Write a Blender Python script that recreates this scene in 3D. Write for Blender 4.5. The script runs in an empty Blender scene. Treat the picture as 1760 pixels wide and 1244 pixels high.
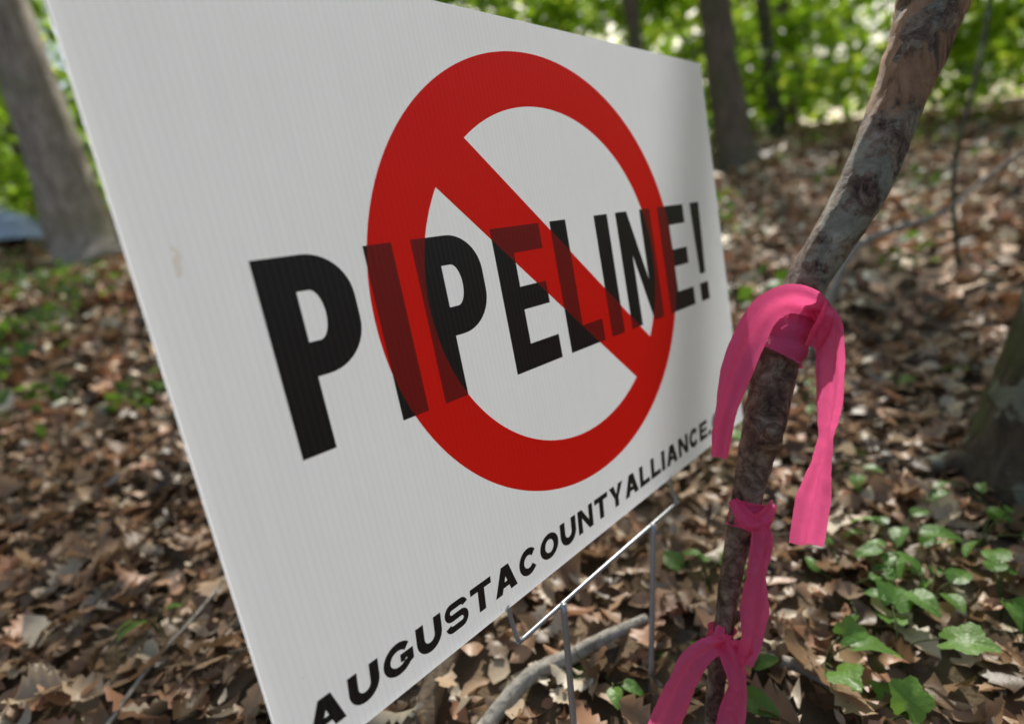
import bpy, math
import numpy as np
from mathutils import Vector, Matrix
rng=np.random.default_rng(7)
W=0.61; ZT=1.04*W
scene=bpy.context.scene
def link(o,parent=None):
    bpy.context.collection.objects.link(o)
    if parent: o.parent=parent
    return o
def empty(name,loc=(0,0,0)):
    o=bpy.data.objects.new(name,None); o.location=loc; o.empty_display_size=.1
    return link(o)
def gz(x,y):
    p=.094*(x-.35)+.2166*y
    base=7*np.tanh(p/7)
    return base+0.012*np.sin(x*5.1+y*2.3)*np.cos(y*4.3-x*1.7)+0.05*np.sin(x*.9+1)*np.sin(y*.8)*np.minimum(1,(x*x+y*y)/9)

# ---------------------------------------------------------------- materials
def newmat(name):
    m=bpy.data.materials.new(name); m.use_nodes=True
    nt=m.node_tree; nt.nodes.clear()
    out=nt.nodes.new('ShaderNodeOutputMaterial')
    return m,nt,out
def N(nt,t,**k):
    n=nt.nodes.new(t)
    for a,b in k.items(): setattr(n,a,b)
    return n
def ramp(nt,stops,interp='LINEAR'):
    r=N(nt,'ShaderNodeValToRGB'); r.color_ramp.interpolation=interp
    e=r.color_ramp.elements
    while len(e)<len(stops): e.new(.5)
    for i,(p,c) in enumerate(stops):
        e[i].position=p; e[i].color=(*c,1)
    return r
def math_(nt,op,a,b=None,c=None):
    n=N(nt,'ShaderNodeMath',operation=op)
    for i,x in enumerate((a,b,c)):
        if x is None: continue
        if isinstance(x,(int,float)): n.inputs[i].default_value=x
        else: nt.links.new(x,n.inputs[i])
    return n.outputs[0]
def mixc(nt,f,a,b,blend='MIX'):
    n=N(nt,'ShaderNodeMix',data_type='RGBA',blend_type=blend)
    for s,x in ((n.inputs[0],f),(n.inputs[6],a),(n.inputs[7],b)):
        if isinstance(x,(int,float)): s.default_value=x
        elif isinstance(x,tuple): s.default_value=(*x,1)
        else: nt.links.new(x,s)
    return n.outputs[2]
def princ(nt,out,color,rough=.6,spec=.4,trans=0,tcol=None,normal=None):
    p=N(nt,'ShaderNodeBsdfPrincipled')
    p.inputs['Roughness'].default_value=rough
    p.inputs['Specular IOR Level'].default_value=spec
    if isinstance(color,tuple): p.inputs['Base Color'].default_value=(*color,1)
    else: nt.links.new(color,p.inputs['Base Color'])
    if normal is not None: nt.links.new(normal,p.inputs['Normal'])
    if isinstance(trans,(int,float)) and trans<=0:
        nt.links.new(p.outputs[0],out.inputs[0])
    else:
        t=N(nt,'ShaderNodeBsdfTranslucent'); c=tcol if tcol is not None else color
        if isinstance(c,tuple): t.inputs[0].default_value=(*c,1)
        else: nt.links.new(c,t.inputs[0])
        m=N(nt,'ShaderNodeMixShader')
        if isinstance(trans,(int,float)): m.inputs[0].default_value=trans
        else: nt.links.new(trans,m.inputs[0])
        nt.links.new(p.outputs[0],m.inputs[1]); nt.links.new(t.outputs[0],m.inputs[2])
        nt.links.new(m.outputs[0],out.inputs[0])
    return p
def bump(nt,h,strength,dist):
    b=N(nt,'ShaderNodeBump'); b.inputs['Strength'].default_value=strength; b.inputs['Distance'].default_value=dist
    nt.links.new(h,b.inputs['Height']); return b.outputs[0]
def noise(nt,vec,scale,detail=4,rough=.55,dist=0):
    n=N(nt,'ShaderNodeTexNoise'); n.inputs['Scale'].default_value=scale; n.inputs['Detail'].default_value=detail
    n.inputs['Roughness'].default_value=rough; n.inputs['Distortion'].default_value=dist
    if vec is not None: nt.links.new(vec,n.inputs['Vector'])
    return n.outputs[0]

CX,CY,RX,RY=.4965*W,.3315*W,.3055*W,.2925*W
RIN=.771; SL=.131
def flute(nt,tc):
    s=N(nt,'ShaderNodeSeparateXYZ'); nt.links.new(tc,s.inputs[0])
    x=s.outputs[0]
    w=math_(nt,'SINE',math_(nt,'MULTIPLY',x,2*math.pi/.0042))
    return s,w
def sign_mat(kind):
    m,nt,out=newmat('sign_'+kind)
    tc=N(nt,'ShaderNodeTexCoord').outputs['Object']
    s,w=flute(nt,tc)
    mp=N(nt,'ShaderNodeMapping'); mp.inputs['Scale'].default_value=(60,1,3); nt.links.new(tc,mp.inputs[0])
    streak=noise(nt,mp.outputs[0],3,3)
    big=noise(nt,tc,9,3)
    h=math_(nt,'ADD',math_(nt,'MULTIPLY',w,.5),math_(nt,'MULTIPLY',streak,1.2))
    nrm=bump(nt,h,.5,.00035)
    line=math_(nt,'MULTIPLY',math_(nt,'POWER',math_(nt,'MULTIPLY_ADD',w,.5,.5),6),1.0)
    if kind=='white':
        c=mixc(nt,streak,(.88,.88,.89),(.82,.82,.83))
        c=mixc(nt,math_(nt,'MULTIPLY',line,.10),c,(.45,.46,.48))
        gr=ramp(nt,[(.4,(0,0,0)),(.75,(1,1,1))]); nt.links.new(noise(nt,tc,6,5),gr.inputs[0])
        c=mixc(nt,math_(nt,'MULTIPLY',gr.outputs[0],.12),c,(.64,.64,.62))
        d=math_(nt,'GREATER_THAN',noise(nt,tc,160,2),.765)
        c=mixc(nt,math_(nt,'MULTIPLY',d,.5),c,(.35,.3,.25))
        dx=math_(nt,'MULTIPLY',math_(nt,'SUBTRACT',s.outputs[0],.0195),1.9)
        dz=math_(nt,'SUBTRACT',s.outputs[2],-.151)
        r=math_(nt,'SQRT',math_(nt,'ADD',math_(nt,'POWER',dx,2),math_(nt,'MULTIPLY',math_(nt,'POWER',dz,2),.35)))
        rr=math_(nt,'ADD',r,math_(nt,'MULTIPLY',math_(nt,'SUBTRACT',noise(nt,tc,300,4),.5),.016))
        sp=math_(nt,'LESS_THAN',rr,.0038)
        c=mixc(nt,math_(nt,'MULTIPLY',sp,.35),c,(.60,.46,.30))
        tr=.68; tcol=mixc(nt,1.0,c,(.98,1.0,1.06),'MULTIPLY')
    elif kind=='red':
        c=mixc(nt,big,(.74,.012,.008),(.62,.008,.008))
        c=mixc(nt,math_(nt,'MULTIPLY',line,.25),c,(.3,.006,.006))
        tr=.55; tcol=(1,.02,.01)
    else:
        p=math_(nt,'DIVIDE',math_(nt,'SUBTRACT',s.outputs[0],CX),RX)
        q=math_(nt,'DIVIDE',math_(nt,'SUBTRACT',math_(nt,'MULTIPLY',s.outputs[2],-1),CY),RY)
        r=math_(nt,'SQRT',math_(nt,'ADD',math_(nt,'MULTIPLY',p,p),math_(nt,'MULTIPLY',q,q)))
        inr=math_(nt,'LESS_THAN',r,1.0)
        ring=math_(nt,'MULTIPLY',inr,math_(nt,'GREATER_THAN',r,RIN))
        dd=math_(nt,'MULTIPLY',math_(nt,'ABSOLUTE',math_(nt,'SUBTRACT',p,q)),.7071)
        sl=math_(nt,'MULTIPLY',inr,math_(nt,'LESS_THAN',dd,SL))
        f=math_(nt,'MAXIMUM',ring,sl)
        c=mixc(nt,f,(.012,.011,.011),(.14,.016,.012))
        c=mixc(nt,math_(nt,'MULTIPLY',line,.4),c,mixc(nt,f,(.045,.042,.042),(.30,.025,.018)))
        tr=math_(nt,'MULTIPLY_ADD',f,.10,.08); tcol=mixc(nt,f,(.06,.05,.045),(1,.05,.03))
    princ(nt,out,c,.40,.4,tr,tcol,nrm)
    return m
M_white=sign_mat('white'); M_red=sign_mat('red'); M_black=sign_mat('black')

# ---------------------------------------------------------------- yard sign
sign=empty('yard_sign',(0,0,ZT))
def mesh_obj(name,V,F,mat,parent=None,smooth=False):
    me=bpy.data.meshes.new(name); me.from_pydata([tuple(v) for v in V],[],F); me.update()
    if smooth: me.polygons.foreach_set('use_smooth',[True]*len(me.polygons))
    me.materials.append(mat); o=bpy.data.objects.new(name,me); return link(o,parent)
H=.717*W; T=.004
V=[(0,0,0),(W,0,0),(W,0,-H),(0,0,-H),(0,T,0),(W,T,0),(W,T,-H),(0,T,-H)]
mesh_obj('panel',V,[(0,3,2,1),(2,3,7,6),(3,0,4,7)],M_white,sign)
y1=-.00025; y2=-.0005
n=192; V=[];F=[]
for i in range(n):
    a=2*math.pi*i/n
    for k in (1,RIN): V.append((CX+RX*k*math.cos(a),y1,-(CY+RY*k*math.sin(a))))
for i in range(n):
    j=(i+1)%n; F.append((2*i,2*i+1,2*j+1,2*j))
mesh_obj('prohibition_ring',V,F,M_red,sign)
pts=[]
e=math.asin(SL/RIN)
for c0 in (math.radians(45),math.radians(225)):
    for k in range(13):
        a=c0-e+2*e*k/12; pts.append((CX+RX*RIN*math.cos(a),y1,-(CY+RY*RIN*math.sin(a))))
mesh_obj('prohibition_slash',pts,[tuple(range(len(pts)))],M_red,sign)

def arc(cx,cy,rx,ry,a0,a1,k=10):
    return [(cx+rx*math.cos(math.radians(a0+(a1-a0)*i/k)),cy+ry*math.sin(math.radians(a0+(a1-a0)*i/k))) for i in range(k+1)]
def stroke(path,t):
    L=[];R=[]
    m=len(path)
    for i,p in enumerate(path):
        p=Vector(p)
        d0=(p-Vector(path[i-1])).normalized() if i>0 else None
        d1=(Vector(path[i+1])-p).normalized() if i<m-1 else None
        if d0 is None: d0=d1
        if d1 is None: d1=d0
        n0=Vector((-d0.y,d0.x)); n1=Vector((-d1.y,d1.x)); nn=(n0+n1)
        if nn.length<1e-6: nn=n0
        nn.normalize(); k=1/max(.5,nn.dot(n0))
        L.append(tuple(p+nn*t/2*k)); R.append(tuple(p-nn*t/2*k))
    return L+R[::-1]
def dedupe(p):
    q=[p[0]]
    for a in p[1:]:
        if (Vector(a)-Vector(q[-1])).length>1e-5: q.append(a)
    return q
def g_P(w,h,t,b):
    yb=h*.385; R=w*.50; ry=(h-yb)*.40
    o=[(0,0),(t,0),(t,yb)]+arc(w-R,yb+ry,R,ry,-90,0,12)+arc(w-R,h-ry,R,ry,0,90,12)+[(0,h)]
    yi0=yb+b; yi1=h-b; r=max(R-t*1.0,.12*w); iy=min(ry*.72,(yi1-yi0)/2)
    xi=w-t
    hole=[(t,yi0)]+arc(xi-r,yi0+iy,r,iy,-90,0,10)+arc(xi-r,yi1-iy,r,iy,0,90,10)+[(t,yi1)]
    return [o,hole]
def g_I(w,h,t,b): return [[(0,0),(w,0),(w,h),(0,h)]]
def g_E(w,h,t,b):
    m0=h*.5-b*.42;m1=h*.5+b*.48
    return [[(0,0),(w,0),(w,b),(t,b),(t,m0),(w*.93,m0),(w*.93,m1),(t,m1),(t,h-b),(w*.98,h-b),(w*.98,h),(0,h)]]
def g_L(w,h,t,b): return [[(0,0),(w,0),(w,b),(t,b),(t,h),(0,h)]]
def g_N(w,h,t,b):
    t=t*.93
    return [[(0,0),(t,0),(t,h*.62),(w-t,0),(w,0),(w,h),(w-t,h),(w-t,h*.38),(t,h),(0,h)]]
def g_X(w,h,t,b):
    return [[(w*.02,h),(w*.98,h),(w*.80,h*.28),(w*.20,h*.28)],[(.05*w,0),(.95*w,0),(.95*w,h*.185),(.05*w,h*.185)]]
def g_A(w,h,t,b):
    a=t*.62
    sl=(w/2-a)/h
    st=t*1.12
    yb0=h*.20; yb1=h*.20+b*.85
    def xi(y): return y*sl+st
    yc=min((w/2-st)/sl,h*.93)
    o=[(0,0),(st,0),(xi(yb0),yb0),(w-xi(yb0),yb0),(w-st,0),(w,0),(w/2+a,h),(w/2-a,h)]
    hole=[(xi(yb1),yb1),(w-xi(yb1),yb1),(w/2,yc)]
    return [o,hole]
def g_U(w,h,t,b):
    r=(w-t)/2
    p=[(t/2,h),(t/2,r*1.0+b/2)]+arc(w/2,r+b/2,r,r,180,360,14)+[(w-t/2,r+b/2),(w-t/2,h)]
    return [stroke(dedupe(p),t)]
def g_C(w,h,t,b):
    return [stroke(arc(w/2,h/2,(w-t)/2,(h-b)/2,38,322,30),(t+b)/2)]
def g_G(w,h,t,b):
    tt=(t+b)/2*.92
    p=arc(w/2,h/2,(w-tt)/2,(h-tt)/2,38,322,28)+[(w-tt/2,h*.30),(w-tt/2,h*.46),(w*.56,h*.46)]
    return [stroke(dedupe(p),tt)]
def g_O(w,h,t,b):
    return [arc(w/2,h/2,w/2,h/2,0,350,35),arc(w/2,h/2,w/2-t,h/2-b,0,350,35)]
def g_S(w,h,t,b):
    tt=(t+b)/2*.84; q=(h-tt)/4; l=tt/2+q; r=w-tt/2-q
    p=arc(r,h-tt/2-q,q,q,12,90,8)+arc(l,h-tt/2-q,q,q,90,270,14)+arc(r,tt/2+q,q,q,90,-90,14)+arc(l,tt/2+q,q,q,270,192,8)
    return [stroke(dedupe(p),tt)]
def g_T(w,h,t,b): return [[(w/2-t/2,0),(w/2+t/2,0),(w/2+t/2,h-b),(w,h-b),(w,h),(0,h),(0,h-b),(w/2-t/2,h-b)]]
def g_Y(w,h,t,b):
    return [[(w/2-t/2,0),(w/2+t/2,0),(w/2+t/2,h*.40),(w,h),(w-t*1.2,h),(w/2,h*.57),(t*1.2,h),(0,h),(w/2-t/2,h*.40)]]
def g_R(w,h,t,b):
    yb=h*.40; r=(h-yb)/2
    o=[(0,0),(t,0),(t,yb),(w*.45,yb),(w-t*1.05,0),(w,0),(w*.74,yb+.02*h)]+arc(w-r*1.02,yb+r,r,r,-60,90,12)+[(0,h)]
    hole=[(t,yb+b)]+arc(w-t-(r-b)*.8,yb+r,(r-b)*.9,r-b,-90,90,10)+[(t,h-b)]
    return [o,hole]
def g_D(w,h,t,b): return [[(0,0),(t*1.1,0),(t*1.1,b*1.15),(0,b*1.15)]]
def lettering(name,items,y):
    cu=bpy.data.curves.new(name,'CURVE'); cu.dimensions='2D'; cu.fill_mode='BOTH'
    for loops in items:
        for lp in loops:
            lp=dedupe(lp)
            if (Vector(lp[0])-Vector(lp[-1])).length<1e-6: lp=lp[:-1]
            sp=cu.splines.new('POLY'); sp.points.add(len(lp)-1)
            for i,(a,b) in enumerate(lp): sp.points[i].co=(a,b,0,1)
            sp.use_cyclic_u=True
    o=bpy.data.objects.new(name+'_tmp',cu); link(o)
    bpy.context.view_layer.update()
    me=bpy.data.meshes.new_from_object(o.evaluated_get(bpy.context.evaluated_depsgraph_get()))
    bpy.data.objects.remove(o)
    co=np.empty(len(me.vertices)*3); me.vertices.foreach_get('co',co); co=co.reshape(-1,3)
    nw=np.stack([co[:,0],np.full(len(co),y),co[:,1]],1); me.vertices.foreach_set('co',nw.ravel())
    me.materials.clear(); me.materials.append(M_black); me.update()
    ob=bpy.data.objects.new(name,me); link(ob,sign); return ob
items=[]
top,bot=.2545,.4385; hh=bot-top; st=.034; bb=.033
for G,s0,s1 in ((g_P,.085,.176),(g_I,.1965,.2305),(g_P,.2545,.348),(g_E,.3725,.4635),(g_L,.4845,.566),(g_I,.585,.619),(g_N,.641,.742),(g_E,.7665,.858),(g_X,.882,.919)):
    items.append([[(W*(s0+x),W*(-bot+z)) for x,z in lp] for lp in G(s1-s0,hh,st,bb)])
lettering('text_pipeline',items,y2)
txt='AUGUSTACOUNTYALLIANCE.ORG'
wd={'A':.0385,'U':.0345,'G':.0370,'S':.0340,'T':.0335,'C':.0360,'O':.0375,'N':.0350,'Y':.0365,'L':.0300,'I':.0108,'E':.0315,'.':.011,'R':.0345}
gf={'A':g_A,'U':g_U,'G':g_G,'S':g_S,'T':g_T,'C':g_C,'O':g_O,'N':g_N,'Y':g_Y,'L':g_L,'I':g_I,'E':g_E,'.':g_D,'R':g_R}
tot=sum(wd[c] for c in txt); x0,x1=.022,.977; gap=(x1-x0-tot)/(len(txt)-1)
x=x0; items=[]; zb=.6945; ch=.0338
for c in txt:
    loops=gf[c](wd[c],ch,.0104,.0080)
    sk=.12
    items.append([[(W*(x+a+b*sk)*1000,W*(-zb+b)*1000) for a,b in lp] for lp in loops]); x+=wd[c]+gap
ob=lettering('text_web_address',items,y2)
ob.data.transform(Matrix.Diagonal((.001,1,.001,1)))

m_wire,nt,out=newmat('galvanised_wire')
p=princ(nt,out,mixc(nt,noise(nt,None,90,3),(.30,.31,.33),(.46,.47,.48)),.42,.5); p.inputs['Metallic'].default_value=.6
def tube(pts,rad,seg=8,wob=0,jit=None,seed=0):
    pts=[Vector(p) for p in pts]; r_=np.random.default_rng(seed)
    V=[];F=[]; prev=None
    for i,p in enumerate(pts):
        d=(pts[min(i+1,len(pts)-1)]-pts[max(i-1,0)]).normalized()
        if prev is None:
            a=d.cross(Vector((.3,.9,.2))).normalized()
        else: a=(prev-d*prev.dot(d)).normalized()
        prev=a; b=d.cross(a)
        for k in range(seg):
            t=2*math.pi*k/seg; rr=rad[i]*(1+wob*(math.sin(3*t+i*.35+seed)*.5+math.sin(5*t-i*.6)*.3+r_.normal()*.35))
            V.append(p+(a*math.cos(t)+b*math.sin(t))*rr)
    for i in range(len(pts)-1):
        for k in range(seg):
            j=(k+1)%seg; F.append((i*seg+k,i*seg+j,(i+1)*seg+j,(i+1)*seg+k))
    F.append(tuple(range(seg))[::-1]); F.append(tuple(range((len(pts)-1)*seg,len(pts)*seg)))
    return V,F
def smooth_path(pts,rad,k):
    P=np.array(pts,float); R=np.array(rad,float); n=len(P); out=[];ro=[]
    for i in range(n-1):
        p0=P[max(i-1,0)];p1=P[i];p2=P[i+1];p3=P[min(i+2,n-1)]
        for j in range(k):
            t=j/k
            out.append(.5*((2*p1)+(-p0+p2)*t+(2*p0-5*p1+4*p2-p3)*t*t+(-p0+3*p1-3*p2+p3)*t**3)); ro.append(R[i]*(1-t)+R[i+1]*t)
    out.append(P[-1]);ro.append(R[-1]); return out,ro
def tube_obj(name,pts,rad,mat,parent=None,seg=8,k=6,wob=0,seed=0):
    p,r=smooth_path(pts,rad,k) if k>1 else (pts,rad)
    V,F=tube(p,r,seg,wob,seed=seed); return mesh_obj(name,V,F,mat,parent,True)
def sp(s,t,y=.002): return (s*W,y,-t*W)
tube_obj('stake_frame',[sp(.285,.708,.003),sp(.285,.74,.003),sp(.285,.763,.0),sp(.288,.7675,0),sp(.295,.769,0),sp(.45,.768,0),sp(.682,.7685,0),sp(.690,.767,0),sp(.6935,.76,.0),sp(.694,.74,.003),sp(.694,.708,.003)],[.0019]*11,m_wire,sign,8,4)
tube_obj('stake_leg_1',[sp(.370,.764,-.0035),sp(.35,.9,-.004),sp(.322,1.09,-.004)],[.0028]*3,m_wire,sign,10,6)
tube_obj('stake_leg_2',[sp(.607,.764,-.0035),sp(.565,.9,-.004),sp(.505,1.09,-.004)],[.0028]*3,m_wire,sign,10,6)

# ---------------------------------------------------------------- ground
m_gr,nt,out=newmat('forest_floor')
tc=N(nt,'ShaderNodeTexCoord').outputs['Object']
vo=N(nt,'ShaderNodeTexVoronoi'); vo.inputs['Scale'].default_value=16; nt.links.new(tc,vo.inputs['Vector'])
sx=N(nt,'ShaderNodeSeparateColor'); nt.links.new(vo.outputs['Color'],sx.inputs[0])
r=ramp(nt,[(0,(.06,.04,.025)),(.35,(.14,.10,.06)),(.65,(.26,.18,.11)),(1,(.42,.33,.24))]); nt.links.new(sx.outputs[0],r.inputs[0])
c=mixc(nt,noise(nt,tc,1.2,5),r.outputs[0],(.08,.06,.035))
h=noise(nt,tc,25,6)
princ(nt,out,c,.9,.15,normal=bump(nt,h,.6,.03))
ax=np.concatenate([-np.geomspace(200,3,22),np.linspace(-2.9,8,120),np.geomspace(8.2,200,26)])
gx,gy=np.meshgrid(ax,ax,indexing='ij'); gzv=gz(gx,gy)+rng.normal(0,.004,gx.shape)
V=np.stack([gx,gy,gzv],-1).reshape(-1,3); n=len(ax)
F=[(i*n+j,(i+1)*n+j,(i+1)*n+j+1,i*n+j+1) for i in range(n-1) for j in range(n-1)]
mesh_obj('ground',V,F,m_gr,smooth=True)

# ---------------------------------------------------------------- vectorised leaves
def leaf_mesh(name,P,yaw,pitch,roll,L,Wd,curl,cup,prof,mat,parent=None,smooth=True):
    prof=np.array(prof,float); m=len(prof); t=np.linspace(-.5,.5,m); K=len(P)
    s=np.array([-1.,0.,1.])
    tt,ss=np.meshgrid(t,s,indexing='ij'); pp=np.repeat(prof[:,None],3,1)
    tt=tt.ravel();ss=ss.ravel();pp=pp.ravel(); q=len(tt)
    x=tt[None]*L[:,None]; y=ss*pp*Wd[:,None]/2
    z=curl[:,None]*(4*tt**2)[None]*L[:,None]*.5+cup[:,None]*np.abs(ss*pp)[None]*Wd[:,None]*.5
    if q>10: z=z+np.sin(tt[None]*9+yaw[:,None]*7)*ss[None]*.08*Wd[:,None]
    cr,sr=np.cos(roll)[:,None],np.sin(roll)[:,None]; y,z=y*cr-z*sr,y*sr+z*cr
    cp,sp_=np.cos(pitch)[:,None],np.sin(pitch)[:,None]; x,z=x*cp+z*sp_,-x*sp_+z*cp
    cy,sy=np.cos(yaw)[:,None],np.sin(yaw)[:,None]; x,y=x*cy-y*sy,x*sy+y*cy
    V=np.stack([x+P[:,0:1],y+P[:,1:2],z+P[:,2:3]],-1).reshape(-1,3)
    f=[]
    for i in range(m-1):
        for j in range(2):
            a=i*3+j; f.append((a,a+3,a+4,a+1))
    f=np.array(f); F=(f[None]+ (np.arange(K)*q)[:,None,None]).reshape(-1,4)
    me=bpy.data.meshes.new(name); me.vertices.add(len(V)); me.vertices.foreach_set('co',V.ravel())
    me.loops.add(F.size); me.loops.foreach_set('vertex_index',F.ravel().astype(np.int32))
    me.polygons.add(len(F)); me.polygons.foreach_set('loop_start',np.arange(0,F.size,4,dtype=np.int32))
    me.polygons.foreach_set('loop_total',np.full(len(F),4,dtype=np.int32))
    me.polygons.foreach_set('use_smooth',np.full(len(F),smooth))
    me.update(calc_edges=True); me.materials.append(mat)
    return link(bpy.data.objects.new(name,me),parent)
def leafmat(name,stops,rough,spec,tr,tint=None,nscale=60,namt=.35,bmp=True):
    m,nt,out=newmat(name)
    g=N(nt,'ShaderNodeNewGeometry'); tc=N(nt,'ShaderNodeTexCoord').outputs['Object']
    r=ramp(nt,stops); nt.links.new(g.outputs['Random Per Island'],r.inputs[0])
    c=r.outputs[0]; nb=None
    if bmp:
        n1=noise(nt,tc,nscale,3)
        f=math_(nt,'MULTIPLY',n1,namt*1.6)
        c=mixc(nt,f,r.outputs[0],mixc(nt,1.0,r.outputs[0],(.35,.33,.3),'MULTIPLY'))
        nb=bump(nt,noise(nt,tc,nscale*3,2),.25,.002)
    tcl=c if tint is None else mixc(nt,1.0,r.outputs[0],tint,'MULTIPLY')
    princ(nt,out,c,rough,spec,tr,tcl,nb)
    return m
dstops=[(0,(.06,.04,.025)),(.14,(.16,.10,.055)),(.30,(.30,.185,.10)),(.46,(.42,.25,.145)),(.6,(.52,.35,.21)),(.72,(.58,.30,.185)),(.86,(.64,.50,.34)),(1,(.75,.66,.51))]
dead=leafmat('dead_leaves',dstops,.45,.5,.28)
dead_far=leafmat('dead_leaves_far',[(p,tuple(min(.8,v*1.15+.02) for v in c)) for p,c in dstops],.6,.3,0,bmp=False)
oak=[.05,.10,.42,.30,.70,.45,.95,.62,1,.6,.72,.40,.08]
oval=[.05,.6,1,.85,.06]
def scatter(K,r0,r1,a0=-28,a1=122,cx=-.05,cy=-.3):
    r_=np.sqrt(rng.uniform(r0*r0,r1*r1,K)); a=np.radians(rng.uniform(a0,a1,K))
    x=cx+r_*np.cos(a); y=cy+r_*np.sin(a); return x,y
litter=empty('leaf_litter')
def litter_part(name,K,r0,r1,L0,L1,prof,up,mat=dead):
    x,y=scatter(K,r0,r1); L=rng.uniform(L0,L1,K)
    z=gz(x,y)+rng.uniform(.002,up,K)
    leaf_mesh(name,np.stack([x,y,z],1),rng.uniform(0,6.28,K),rng.normal(0,.35,K),rng.normal(0,.4,K),L,L*rng.uniform(.38,.68,K),rng.normal(.15,.35,K),rng.normal(.2,.55,K),prof,mat,litter)
litter_part('leaves_near',4800,.12,1.8,.035,.075,oak,.030)
litter_part('leaves_near_small',9500,.12,1.8,.012,.042,oval,.026)
litter_part('leaves_mid',22000,1.7,5.5,.045,.10,[.1,.9,.9,.1],.04,dead_far)
litter_part('leaves_far',18000,5.3,17,.10,.20,[.15,1,.15],.07,dead_far)

gst=[(0,(.05,.10,.012)),(.4,(.095,.17,.018)),(.75,(.15,.24,.028)),(1,(.24,.30,.05))]
green=leafmat('green_foliage',gst,.42,.45,.6,(3.5,3.2,1.8),bmp=False)
gdark=leafmat('undergrowth_green',[(0,(.03,.07,.012)),(1,(.11,.20,.035))],.5,.35,.35,(2.4,2.4,1.2),bmp=False)
def clumps(centers,rad,per,L0,L1,flat=.7,name='foliage',parent=None,prof=[.1,1,.08],mat=None):
    K=len(centers)*per
    c=np.repeat(np.array(centers,float),per,0); rr=np.repeat(np.array(rad,float),per)
    o=rng.normal(0,.5,(K,3)); o[:,2]*=flat
    P=c+o*rr[:,None]; L=rng.uniform(L0,L1,K)
    return leaf_mesh(name,P,rng.uniform(0,6.28,K),rng.normal(.2,.5,K),rng.normal(0,.5,K),L,L*rng.uniform(.6,.9,K),rng.normal(-.1,.15,K),rng.normal(.1,.2,K),prof,mat or green,parent)
def polar(r,a,cx=0,cy=-.3): return cx+r*np.cos(np.radians(a)), cy+r*np.sin(np.radians(a))
sd=Vector((.64,.33,.70)).normalized()
sdn=np.array(sd)
def near_ray(x,y,z,R,q=(.35,0,.35)):
    Pc=np.stack([x-q[0],y-q[1],z-q[2]],1); tt=Pc@sdn; return np.linalg.norm(Pc-tt[:,None]*sdn,axis=1)<R
K=450; a=rng.uniform(-20,115,K); rr=rng.uniform(9,24,K); x,y=polar(rr,a)
zz=gz(x,y)+.3+rng.uniform(0,1,K)**1.3*rr*.36
clumps(np.stack([x,y,zz],1),rng.uniform(.5,1.2,K),100,.15,.28,.6,'forest_foliage')
K=150; a=rng.uniform(-20,115,K); rr=rng.uniform(22,42,K); x,y=polar(rr,a)
zz=gz(x,y)+rng.uniform(.0,1,K)**1.2*11
clumps(np.stack([x,y,zz],1),rng.uniform(1.5,3,K),140,.4,.7,.6,'distant_foliage')
# canopy added for dappled shade: dense clumps with open gaps give crisp sun flecks
K=185; x=rng.uniform(2,15,K); y=rng.uniform(-1,11,K)
zz=rng.uniform(6.0,8.5,K)
keep=~near_ray(x,y,zz,1.6)
for q,R in (((3.6,.3,.35),1.4),((6.5,1.4,.9),1.6),((.0,1.1,.3),.95),((.1,3.6,.8),.8),((1.6,.6,.2),.45),((9,.8,1),1.4)): keep&=~near_ray(x,y,zz,R,q)
clumps(np.stack([x,y,zz],1)[keep],rng.uniform(.45,.95,keep.sum()),100,.14,.24,.35,'shade_canopy')

K=230; x,y=scatter(K,1.5,9)
xa=rng.uniform(-.5,.5,42); ya=rng.uniform(1.3,3.8,42)
x=np.concatenate([x,xa]);y=np.concatenate([y,ya]); z=gz(x,y)+rng.uniform(.02,.14,len(x))
clumps(np.stack([x,y,z],1),rng.uniform(.08,.20,len(x)),22,.025,.06,.5,'undergrowth',mat=gdark)

# ---------------------------------------------------------------- bark
def barkmat(name,dark,light,moss=None,scale=8,pale=None):
    m,nt,out=newmat(name)
    tc=N(nt,'ShaderNodeTexCoord').outputs['Object']
    mp=N(nt,'ShaderNodeMapping'); mp.inputs['Scale'].default_value=(scale,scale,scale*.3); nt.links.new(tc,mp.inputs[0])
    n1=noise(nt,mp.outputs[0],3,8,.65,.6); n2=noise(nt,tc,scale*.5,4)
    r=ramp(nt,[(.3,dark),(.7,light)]); nt.links.new(n1,r.inputs[0]); c=r.outputs[0]
    if moss:
        f=ramp(nt,[(.52,(0,0,0)),(.62,(1,1,1))]); nt.links.new(n2,f.inputs[0]); c=mixc(nt,math_(nt,'MULTIPLY',f.outputs[0],.7),c,moss)
    if pale:
        f=ramp(nt,[(.56,(0,0,0)),(.6,(1,1,1))]); nt.links.new(noise(nt,tc,scale*1.1,5),f.inputs[0]); c=mixc(nt,math_(nt,'MULTIPLY',f.outputs[0],.6),c,pale)
    princ(nt,out,c,.85,.2,normal=bump(nt,n1,.8,.25/scale))
    return m
bark=barkmat('bark_grey',(.19,.155,.125),(.60,.52,.45),(.27,.26,.18),6)
bark_m=barkmat('bark_brown',(.08,.06,.045),(.28,.22,.17),(.14,.14,.08),6)
bark_d=barkmat('bark_dark',(.04,.032,.024),(.17,.135,.10),(.10,.12,.05),14,(.30,.33,.26))
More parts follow.
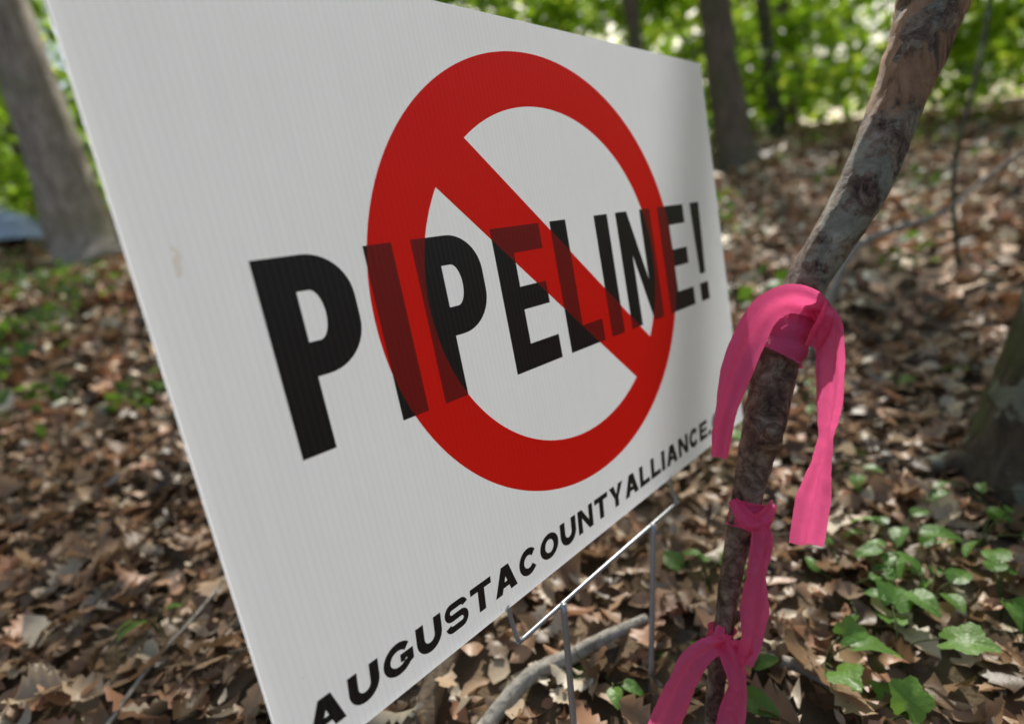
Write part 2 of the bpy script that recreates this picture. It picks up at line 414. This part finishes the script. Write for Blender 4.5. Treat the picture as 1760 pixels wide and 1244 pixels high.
def tree(base,top,r0,r1,h,mat=bark,seed=0,crown=True,seg=18):
    e=empty('tree',(0,0,0)); bx,by=base; b0=float(gz(bx,by))-.1
    n=9; pts=[];rad=[]
    r_=np.random.default_rng(seed)
    for i in range(n):
        t=i/(n-1); pts.append((bx+top[0]*t+r_.normal()*.03*h*.1,by+top[1]*t+r_.normal()*.03*h*.1,b0+h*t)); rad.append((r0*(1-t)+r1*t))
    pts.insert(1,(bx+top[0]*.02,by+top[1]*.02,b0+.25)); rad[0]=r0*1.9; rad.insert(1,r0*1.25)
    tube_obj('trunk',pts,rad,mat,e,seg,5,.06,seed)
    for k in range(5):
        t=.5+.1*k; q=Vector((bx+top[0]*t,by+top[1]*t,b0+h*t)); a=r_.uniform(0,6.28); L=h*.28
        tube_obj('limb_%d'%(k+1),[q,q+Vector((math.cos(a)*L*.5,math.sin(a)*L*.5,L*.3)),q+Vector((math.cos(a)*L,math.sin(a)*L,L*.5))],[r0*.4,r0*.25,r0*.08],mat,e,8,4)
    if crown:
        K=16; c=np.stack([bx+top[0]+r_.normal(0,1.3,K),by+top[1]+r_.normal(0,1.3,K),b0+h*.85+r_.normal(0,.9,K)],1)
        c=c[~near_ray(c[:,0],c[:,1],c[:,2],1.6)]
        clumps(c,r_.uniform(.5,1,len(c)),80,.12,.2,.6,'crown',e)
    return e
tree((.66,4.70),(-.1,.1),.175,.11,8,bark,3)
tree((5.8,2.1),(-.2,.1),.155,.10,9,bark_m,5)
tree((6.9,3.6),(0,.2),.10,.06,9,bark_m,6)
tree((10,3.1),(.2,.2),.11,.07,10,bark_d,8)
VV=[];FF=[]
for k in range(55):
    a=rng.uniform(-20,112); r0=rng.uniform(12,34); x,y=polar(r0,a); b=float(gz(x,y))-.2; h=rng.uniform(9,14); rr=rng.uniform(.07,.2)
    p=[(x+rng.normal()*.1*i,y+rng.normal()*.1*i,b+h*i/4) for i in range(5)]
    V,F=tube(p,[rr*(1.1-.15*i) for i in range(5)],8,.05,seed=k); o=len(VV); VV+=V; FF+=[tuple(o+i for i in f) for f in F]
mesh_obj('distant_tree_trunks',VV,FF,bark_m,smooth=True)
e=empty('mossy_tree')
def G(x,y,dz=0): return (x,y,float(gz(x,y))+dz)
tube_obj('trunk',[G(.93,-.27,-.05),G(.935,-.275,.03),G(.95,-.29,.12),G(.99,-.33,.28),(1.05,-.40,.55),(1.14,-.50,1.0),(1.25,-.6,2.2)],[.12,.095,.082,.075,.07,.068,.06],bark_d,e,28,8,.07,2)
tube_obj('root_1',[G(.95,-.27,.03),G(.91,-.21,.03),G(.90,-.16,.012),G(.90,-.10,-.02)],[.04,.025,.017,.01],bark_d,e,12,6,.1,4)
tube_obj('root_2',[G(.93,-.28,.02),G(.86,-.30,.015),G(.82,-.36,-.02)],[.035,.02,.01],bark_d,e,12,6,.1,5)

# ---------------------------------------------------------------- stick with flagging ribbon
m_st,nt,out=newmat('stick_bark')
tc=N(nt,'ShaderNodeTexCoord').outputs['Object']
n1=noise(nt,tc,60,8,.72,.8); n2=noise(nt,tc,34,5,.65)
r=ramp(nt,[(.36,(.045,.028,.02)),(.46,(.17,.11,.08)),(.56,(.32,.24,.17)),(.68,(.50,.44,.36))]); nt.links.new(n1,r.inputs[0])
s=N(nt,'ShaderNodeSeparateXYZ'); nt.links.new(tc,s.inputs[0])
gr=ramp(nt,[(.48,(0,0,0)),(.54,(1,1,1))]); nt.links.new(n2,gr.inputs[0])
hz=ramp(nt,[(.34,(0,0,0)),(.40,(1,1,1))]); nt.links.new(s.outputs[2],hz.inputs[0])
c=mixc(nt,math_(nt,'MULTIPLY',math_(nt,'MULTIPLY',gr.outputs[0],hz.outputs[0]),.75),r.outputs[0],mixc(nt,n1,(.12,.14,.09),(.66,.64,.53)))
zz=math_(nt,'ADD',s.outputs[2],math_(nt,'MULTIPLY',math_(nt,'SUBTRACT',n2,.5),.10))
pl=ramp(nt,[(.505,(0,0,0)),(.52,(1,1,1))]); nt.links.new(zz,pl.inputs[0])
mp=N(nt,'ShaderNodeMapping'); mp.inputs['Scale'].default_value=(60,60,6); mp.inputs['Rotation'].default_value=(0,-.5,0); nt.links.new(tc,mp.inputs[0])
gr2=noise(nt,mp.outputs[0],1.5,4)
wood=ramp(nt,[(.38,(.08,.05,.03)),(.48,(.40,.22,.12)),(.7,(.62,.38,.23))]); nt.links.new(gr2,wood.inputs[0])
pm=math_(nt,'MULTIPLY',pl.outputs[0],math_(nt,'GREATER_THAN',noise(nt,tc,14,3),.44))
c=mixc(nt,math_(nt,'MULTIPLY',pm,.92),c,wood.outputs[0])
princ(nt,out,c,.7,.3,normal=bump(nt,n1,1,.009))
st=empty('stick_post')
P=[(.29,-.08,-.06),(.298,-.083,.0346),(.3262,-.09,.1124),(.3478,-.0963,.1692),(.3745,-.1063,.2297),(.3975,-.1153,.2808),(.422,-.124,.3368),(.4581,-.1437,.3947),(.5029,-.1719,.4503),(.5421,-.1931,.5126),(.5779,-.2108,.5759),(.596,-.2187,.6127),(.625,-.23,.72)]
R=[.006,.007,.008,.0095,.0130,.0170,.0185,.0165,.0195,.0205,.0245,.027,.028]
tube_obj('shaft',P,R,m_st,st,28,8,.07,11)
tube_obj('knot_stub',[(.385,-.118,.262),(.375,-.128,.272),(.368,-.134,.284)],[.012,.009,.006],m_st,st,12,4,.08,3)

m_pk,nt,out=newmat('pink_flagging_tape')
tc=N(nt,'ShaderNodeTexCoord').outputs['Object']
n1=noise(nt,tc,70,3)
princ(nt,out,mixc(nt,n1,(.98,.10,.29),(.98,.16,.38)),.32,.5,.55,(1,.14,.36),bump(nt,noise(nt,tc,130,4,.6,.5),.6,.005))
rib=empty('pink_ribbon')
h_=Vector((.695,-.694,-.189)); d_=Vector((-.2586,.0038,-.966)); f_=Vector((.671,.7203,-.177)); O=Vector((.4367,-.1314,.364)); S=1/1987
def RL(x,y,z): return O+(h_*(x-1360)+d_*(y-540)+f_*z)*S
def strip(name,pts,fold=5,seed=0,nf=1.5,k=8):
    A=np.array([p[:3] for p in pts],float); 
    p_,w_=smooth_path(A,[p[3] for p in pts],k); _,tw=smooth_path(A,[p[4] for p in pts],k)
    V=[];F=[];m=11; r_=np.random.default_rng(seed); ph=r_.uniform(0,6)
    for i,p in enumerate(p_):
        d=(p_[min(i+1,len(p_)-1)]-p_[max(i-1,0)]); d=Vector(d).normalized()
        z=Vector((0,0,1)); z=(z-d*z.dot(d)); 
        z=z.normalized() if z.length>.05 else Vector((0,1,0))
        a=d.cross(z).normalized()
        t=math.radians(tw[i]); ac=a*math.cos(t)+z*math.sin(t); zc=-a*math.sin(t)+z*math.cos(t)
        for j in range(m):
            s=(j/(m-1)-.5)*w_[i]
            q=Vector(p)+ac*s+zc*(fold*math.sin(nf*2*math.pi*(j/(m-1))+ph+i*.06)+r_.normal()*.6)+d*(s*.1*math.sin(i*.1))
            V.append(RL(*q))
    for i in range(len(p_)-1):
        for j in range(m-1):
            b=i*m+j; F.append((b,b+1,b+m+1,b+m))
    return mesh_obj(name,V,F,m_pk,rib,True)
def collar(name,c,ax,r,h,seed=0):
    c=Vector(c); d=Vector(ax).normalized(); a=d.cross(Vector((0,0,1))).normalized(); b=d.cross(a)
    V=[];F=[];n=40;m=14
    for i in range(m):
        t=i/(m-1)
        for k in range(n):
            th=2*math.pi*k/n
            rr=r*(1+.06*math.sin(t*16+math.sin(th*2)*1.6+seed)+.03*math.sin(3*th+5*t)) + (3 if i in(0,m-1) else 0)
            V.append(RL(*(c+d*((t-.5)*h+4*math.sin(th+seed))+(a*math.cos(th)+b*math.sin(th))*rr)))
    for i in range(m-1):
        for k in range(n):
            j=(k+1)%n; F.append((i*n+k,i*n+j,(i+1)*n+j,(i+1)*n+k))
    return mesh_obj(name,V,F,m_pk,rib,True)
collar('wrap_1',(1352,572,-2),(-.45,1,0),42,92,1)
strip('tail_1',[(1398,548,-40,30,10),(1365,530,-58,42,25),(1325,522,-60,48,30),(1290,543,-52,54,20),(1265,590,-48,54,5),(1247,640,-46,50,-8),(1232,700,-44,38,5),(1225,740,-43,36,0),(1221,780,-42,30,0)],5,3)
strip('tail_2',[(1372,530,-46,30,0),(1392,558,-56,46,0),(1397,615,-52,46,-10),(1397,690,-50,46,5),(1392,745,-48,40,35),(1384,790,-48,36,20),(1372,850,-46,52,-5),(1362,922,-44,52,0)],5,5)
strip('knot_1',[(1400,530,-40,20,0),(1385,545,-66,34,20),(1378,572,-60,40,10),(1370,600,-48,30,0)],3,6)
collar('wrap_2',(1286,886,0),(-.2,1,0),30,46,3)
strip('knot_2',[(1322,862,-16,16,0),(1298,880,-40,34,0),(1270,885,-40,32,0),(1252,855,-18,14,0)],3,7)
strip('tail_3',[(1284,880,-40,22,0),(1290,915,-44,40,0),(1281,975,-42,42,20),(1279,1030,-40,48,0),(1276,1075,-40,44,25),(1262,1122,-38,26,0)],4,9)
collar('wrap_3',(1238,1098,0),(-.15,1,0),21,36,5)
strip('tail_4',[(1240,1092,-26,24,0),(1208,1092,-40,34,0),(1180,1112,-42,44,0),(1160,1150,-42,54,15),(1142,1190,-42,54,0),(1128,1226,-40,54,0)],4,12)
strip('tail_5',[(1228,1082,-28,26,0),(1243,1112,-38,38,0),(1251,1150,-40,42,25),(1244,1200,-38,46,0),(1234,1262,-36,48,0)],4,14)
strip('tail_6',[(1228,1100,-28,24,0),(1222,1078,-36,20,0),(1226,1060,-34,12,0)],2,15)
strip('tail_7',[(1238,1098,-28,20,0),(1262,1096,-36,26,0),(1276,1108,-34,14,0)],2,16)

# ---------------------------------------------------------------- fallen branches
m_fb=barkmat('dead_wood',(.20,.18,.15),(.52,.48,.42),None,30)
m_fb2=barkmat('dead_wood_brown',(.07,.05,.035),(.25,.19,.13),None,30)
tube_obj('fallen_branch',[G(.15,.09,.012),G(.206,.092,.014),G(.2507,.083,.022),G(.290,.066,.022),G(.335,.046,.026),G(.378,.030,.024)],[.008,.0085,.0075,.008,.006,.0045],m_fb,None,14,6,.12,1)
tube_obj('fallen_branch',[G(.12,.12,.01),G(.1646,.1497,.02),G(.22,.17,.025),G(.2725,.1826,.03),G(.33,.23,.02)],[.012,.012,.010,.009,.006],m_fb2,None,14,6,.08,2)
tube_obj('twig',[G(-.09,.38,.02),G(-.02,.43,.03),G(.04,.46,.035),G(.13,.53,.03)],[.0025,.0025,.002,.0015],m_fb,None,8,5)
tube_obj('fallen_branch',[G(.38,-.05,.015),G(.415,-.0814,.02),G(.43,-.12,.02),G(.427,-.17,.015)],[.004,.006,.006,.005],m_fb,None,12,5,.06,3)
tube_obj('fallen_branch',[G(1.22,.12,-.01),G(1.28,.08,.13),(1.35,.0266,.345),(1.484,-.09,.376),(1.575,-.161,.431),(1.72,-.25,.50)],[.010,.009,.007,.005,.004,.003],m_fb,None,8,5)
tube_obj('sapling',[G(2.04,-.06,-.02),(2.06,-.055,.457),(2.15,-.10,.7),(2.27,-.13,.93),(2.4,-.2,1.6)],[.008,.007,.006,.006,.004],bark_d,None,8,5)
for k in range(34):
    x,y=scatter(1,.4,1.9); x=float(x[0]);y=float(y[0]); a=rng.uniform(0,6.28); L=rng.uniform(.05,.16)
    if k==0: VV=[];FF=[]
    pp=[G(x+math.cos(a)*L*t+rng.normal()*.004,y+math.sin(a)*L*t+rng.normal()*.004,.026+rng.uniform(-.004,.008)) for t in (-1,-.3,.4,1)]
    q,r_=smooth_path(pp,[.0018,.0022,.0016,.001],3); V,F=tube(q,r_,6); o=len(VV); VV+=V; FF+=[tuple(o+i for i in f) for f in F]
mesh_obj('twigs',VV,FF,m_fb2,smooth=True)

# ---------------------------------------------------------------- green plants
m_pl,nt,out=newmat('plant_leaf')
tc=N(nt,'ShaderNodeTexCoord').outputs['Object']; g=N(nt,'ShaderNodeNewGeometry')
r=ramp(nt,[(0,(.07,.17,.03)),(.5,(.12,.26,.045)),(1,(.19,.34,.065))]); nt.links.new(g.outputs['Random Per Island'],r.inputs[0])
c=mixc(nt,math_(nt,'MULTIPLY',noise(nt,tc,70,4),.5),r.outputs[0],(.07,.14,.035))
princ(nt,out,c,.42,.35,.35,(.38,.65,.08),bump(nt,noise(nt,tc,240,2),.4,.002))
m_stem=barkmat('stem',(.05,.07,.02),(.10,.12,.04),None,30)
def leaf_shape(size,kind):
    n=40; V=[(0,0,0)];F=[]
    for ring in (.5,1.0):
        for i in range(n):
            th=2*math.pi*i/n; ct,sn=math.cos(th),math.sin(th)
            ser=1+(.04 if i%2 else -.03)*(ring==1)
            if kind=='lobed':
                r0=.5*(1+.14*math.cos(5*th)*(1 if abs(((th+math.pi)%(2*math.pi))-math.pi)<2.3 else .2))*ser
                if abs(th-math.pi)<.3: r0*=.6
                x=r0*ring*ct*1.15; y=r0*ring*sn*1.0
            else:
                x=.5*ring*ct*(1+.18*max(0,ct)**3)*ser; y=.34*ring*sn*(1-.32*ct)*ser
            V.append((x*size,y*size,size*(-.35*x*x+.22*abs(y)+.008*math.sin(6*th)*ring)))
    for i in range(n):
        j=(i+1)%n; F.append((0,1+i,1+j)); F.append((1+i,1+n+i,1+n+j,1+j))
    return V,F
def plant(x,y,leaves,seed):
    e=empty('leafy_plant'); r_=np.random.default_rng(seed); b=Vector(G(x,y,0)); VV=[];FF=[];SV=[];SF=[]
    for (dx,dy,hz,size,kind) in leaves:
        tip=b+Vector((dx,dy,hz)); yaw=math.atan2(dy,dx)+r_.normal()*.4
        Mx=Matrix.Translation(tip)@Matrix.Rotation(yaw,4,'Z')@Matrix.Rotation(r_.normal()*.25+.1,4,'Y')@Matrix.Rotation(r_.normal()*.3+.15,4,'X')
        V,F=leaf_shape(size,kind); o=len(VV); VV+=[Mx@(Vector(v)+Vector((size*.45,0,0))) for v in V]; FF+=[tuple(o+i for i in f) for f in F]
        p,rr=smooth_path([b,b+Vector((dx*.3,dy*.3,hz*.75)),tip],[.0012,.001,.0008],4); V,F=tube(p,rr,6); o=len(SV); SV+=V; SF+=[tuple(o+i for i in f) for f in F]
    mesh_obj('leaves',VV,FF,m_pl,e,True); mesh_obj('stems',SV,SF,m_stem,e,True)
def rplant(x,y,n,size,spread,h,seed,kind='plain'):
    r_=np.random.default_rng(seed); L=[]
    for i in range(n):
        a=r_.uniform(0,6.28); q=r_.uniform(.3,1)*spread; L.append((q*math.cos(a),q*math.sin(a),h*r_.uniform(.6,1.2),size*r_.uniform(.6,1.2),kind))
    plant(x,y,L,seed)
for i,a in enumerate([(.68,-.148,7,.032,.045,.050),(.64,-.165,6,.030,.045,.045),(.601,-.189,7,.030,.04,.045),(.444,-.1265,3,.046,.04,.035,'lobed'),(.5107,-.177,3,.052,.04,.045,'lobed'),(.645,-.2435,6,.036,.04,.045),(.292,.0195,4,.028,.02,.03),(.485,.0105,4,.032,.03,.04),(.7257,.138,8,.038,.07,.07),(.006,.499,3,.03,.025,.04),(.80,-.05,5,.026,.07,.04),(.36,-.05,6,.028,.05,.035),(.40,-.17,3,.042,.04,.03,'lobed'),(.33,-.13,5,.028,.04,.03),(.85,-.2,5,.024,.07,.04),(1.0,.05,5,.03,.09,.05),(.56,-.12,5,.022,.06,.04),(.74,-.22,5,.028,.05,.04),(.55,-.05,4,.024,.05,.035),(1.2,-.1,6,.03,.09,.05),(.9,.2,6,.03,.08,.05)]):
    rplant(*a[:6],i+1,a[6] if len(a)>6 else 'plain')

m_t,nt,out=newmat('blue_tarp'); princ(nt,out,(.18,.25,.42),.3,.5)
tg=[(x_,y_) for x_ in np.linspace(-1.3,.86,14) for y_ in np.linspace(7.2,8.6,10)]
V=[(a_,b_,float(gz(a_,b_))+.08+.30*min(1,max(0,(.86-a_)*3.5))*math.exp(-((b_-7.9)**2)*4)+.02*math.sin(a_*9+b_*5)) for a_,b_ in tg]
mesh_obj('tarp',V,[(i*10+j,(i+1)*10+j,(i+1)*10+j+1,i*10+j+1) for i in range(13) for j in range(9)],m_t,smooth=True)

# ---------------------------------------------------------------- camera, light
cam=bpy.data.cameras.new('camera'); co=link(bpy.data.objects.new('camera',cam))
X=Vector((.695,-.694,-.189)).normalized(); Z=-Vector((.671,.7203,-.177)).normalized(); Y=Z.cross(X).normalized(); X=Y.cross(Z)
Mx=Matrix((X,Y,Z)).transposed().to_4x4(); Mx.translation=Vector((-.0937*W,-.4953*W,(1.04-.2984)*W)); co.matrix_world=Mx
cam.lens=19.1; cam.sensor_width=36; cam.clip_start=.01; cam.clip_end=600
cam.dof.use_dof=True; cam.dof.focus_distance=.40; cam.dof.aperture_fstop=2.5
scene.camera=co
el=math.asin(sd.z); az=math.atan2(sd.x,sd.y)
w=bpy.data.worlds.new("World"); scene.world=w; w.use_nodes=True; nt=w.node_tree
bg=nt.nodes['Background']; sky=nt.nodes.new('ShaderNodeTexSky'); sky.sky_type='NISHITA'; sky.sun_disc=False
sky.sun_elevation=el; sky.sun_rotation=az; sky.air_density=1.5; sky.dust_density=5; sky.ozone_density=1.6
nt.links.new(sky.outputs[0],bg.inputs[0]); bg.inputs[1].default_value=.15
l=bpy.data.lights.new('sun','SUN'); l.energy=5; l.angle=math.radians(.55); l.color=(1,.965,.90)
lo=link(bpy.data.objects.new('sun',l)); lo.rotation_euler=sd.to_track_quat('Z','Y').to_euler(); lo.location=(5,3,20)
scene.view_settings.view_transform='Standard'; scene.view_settings.look='None'; scene.view_settings.exposure=0
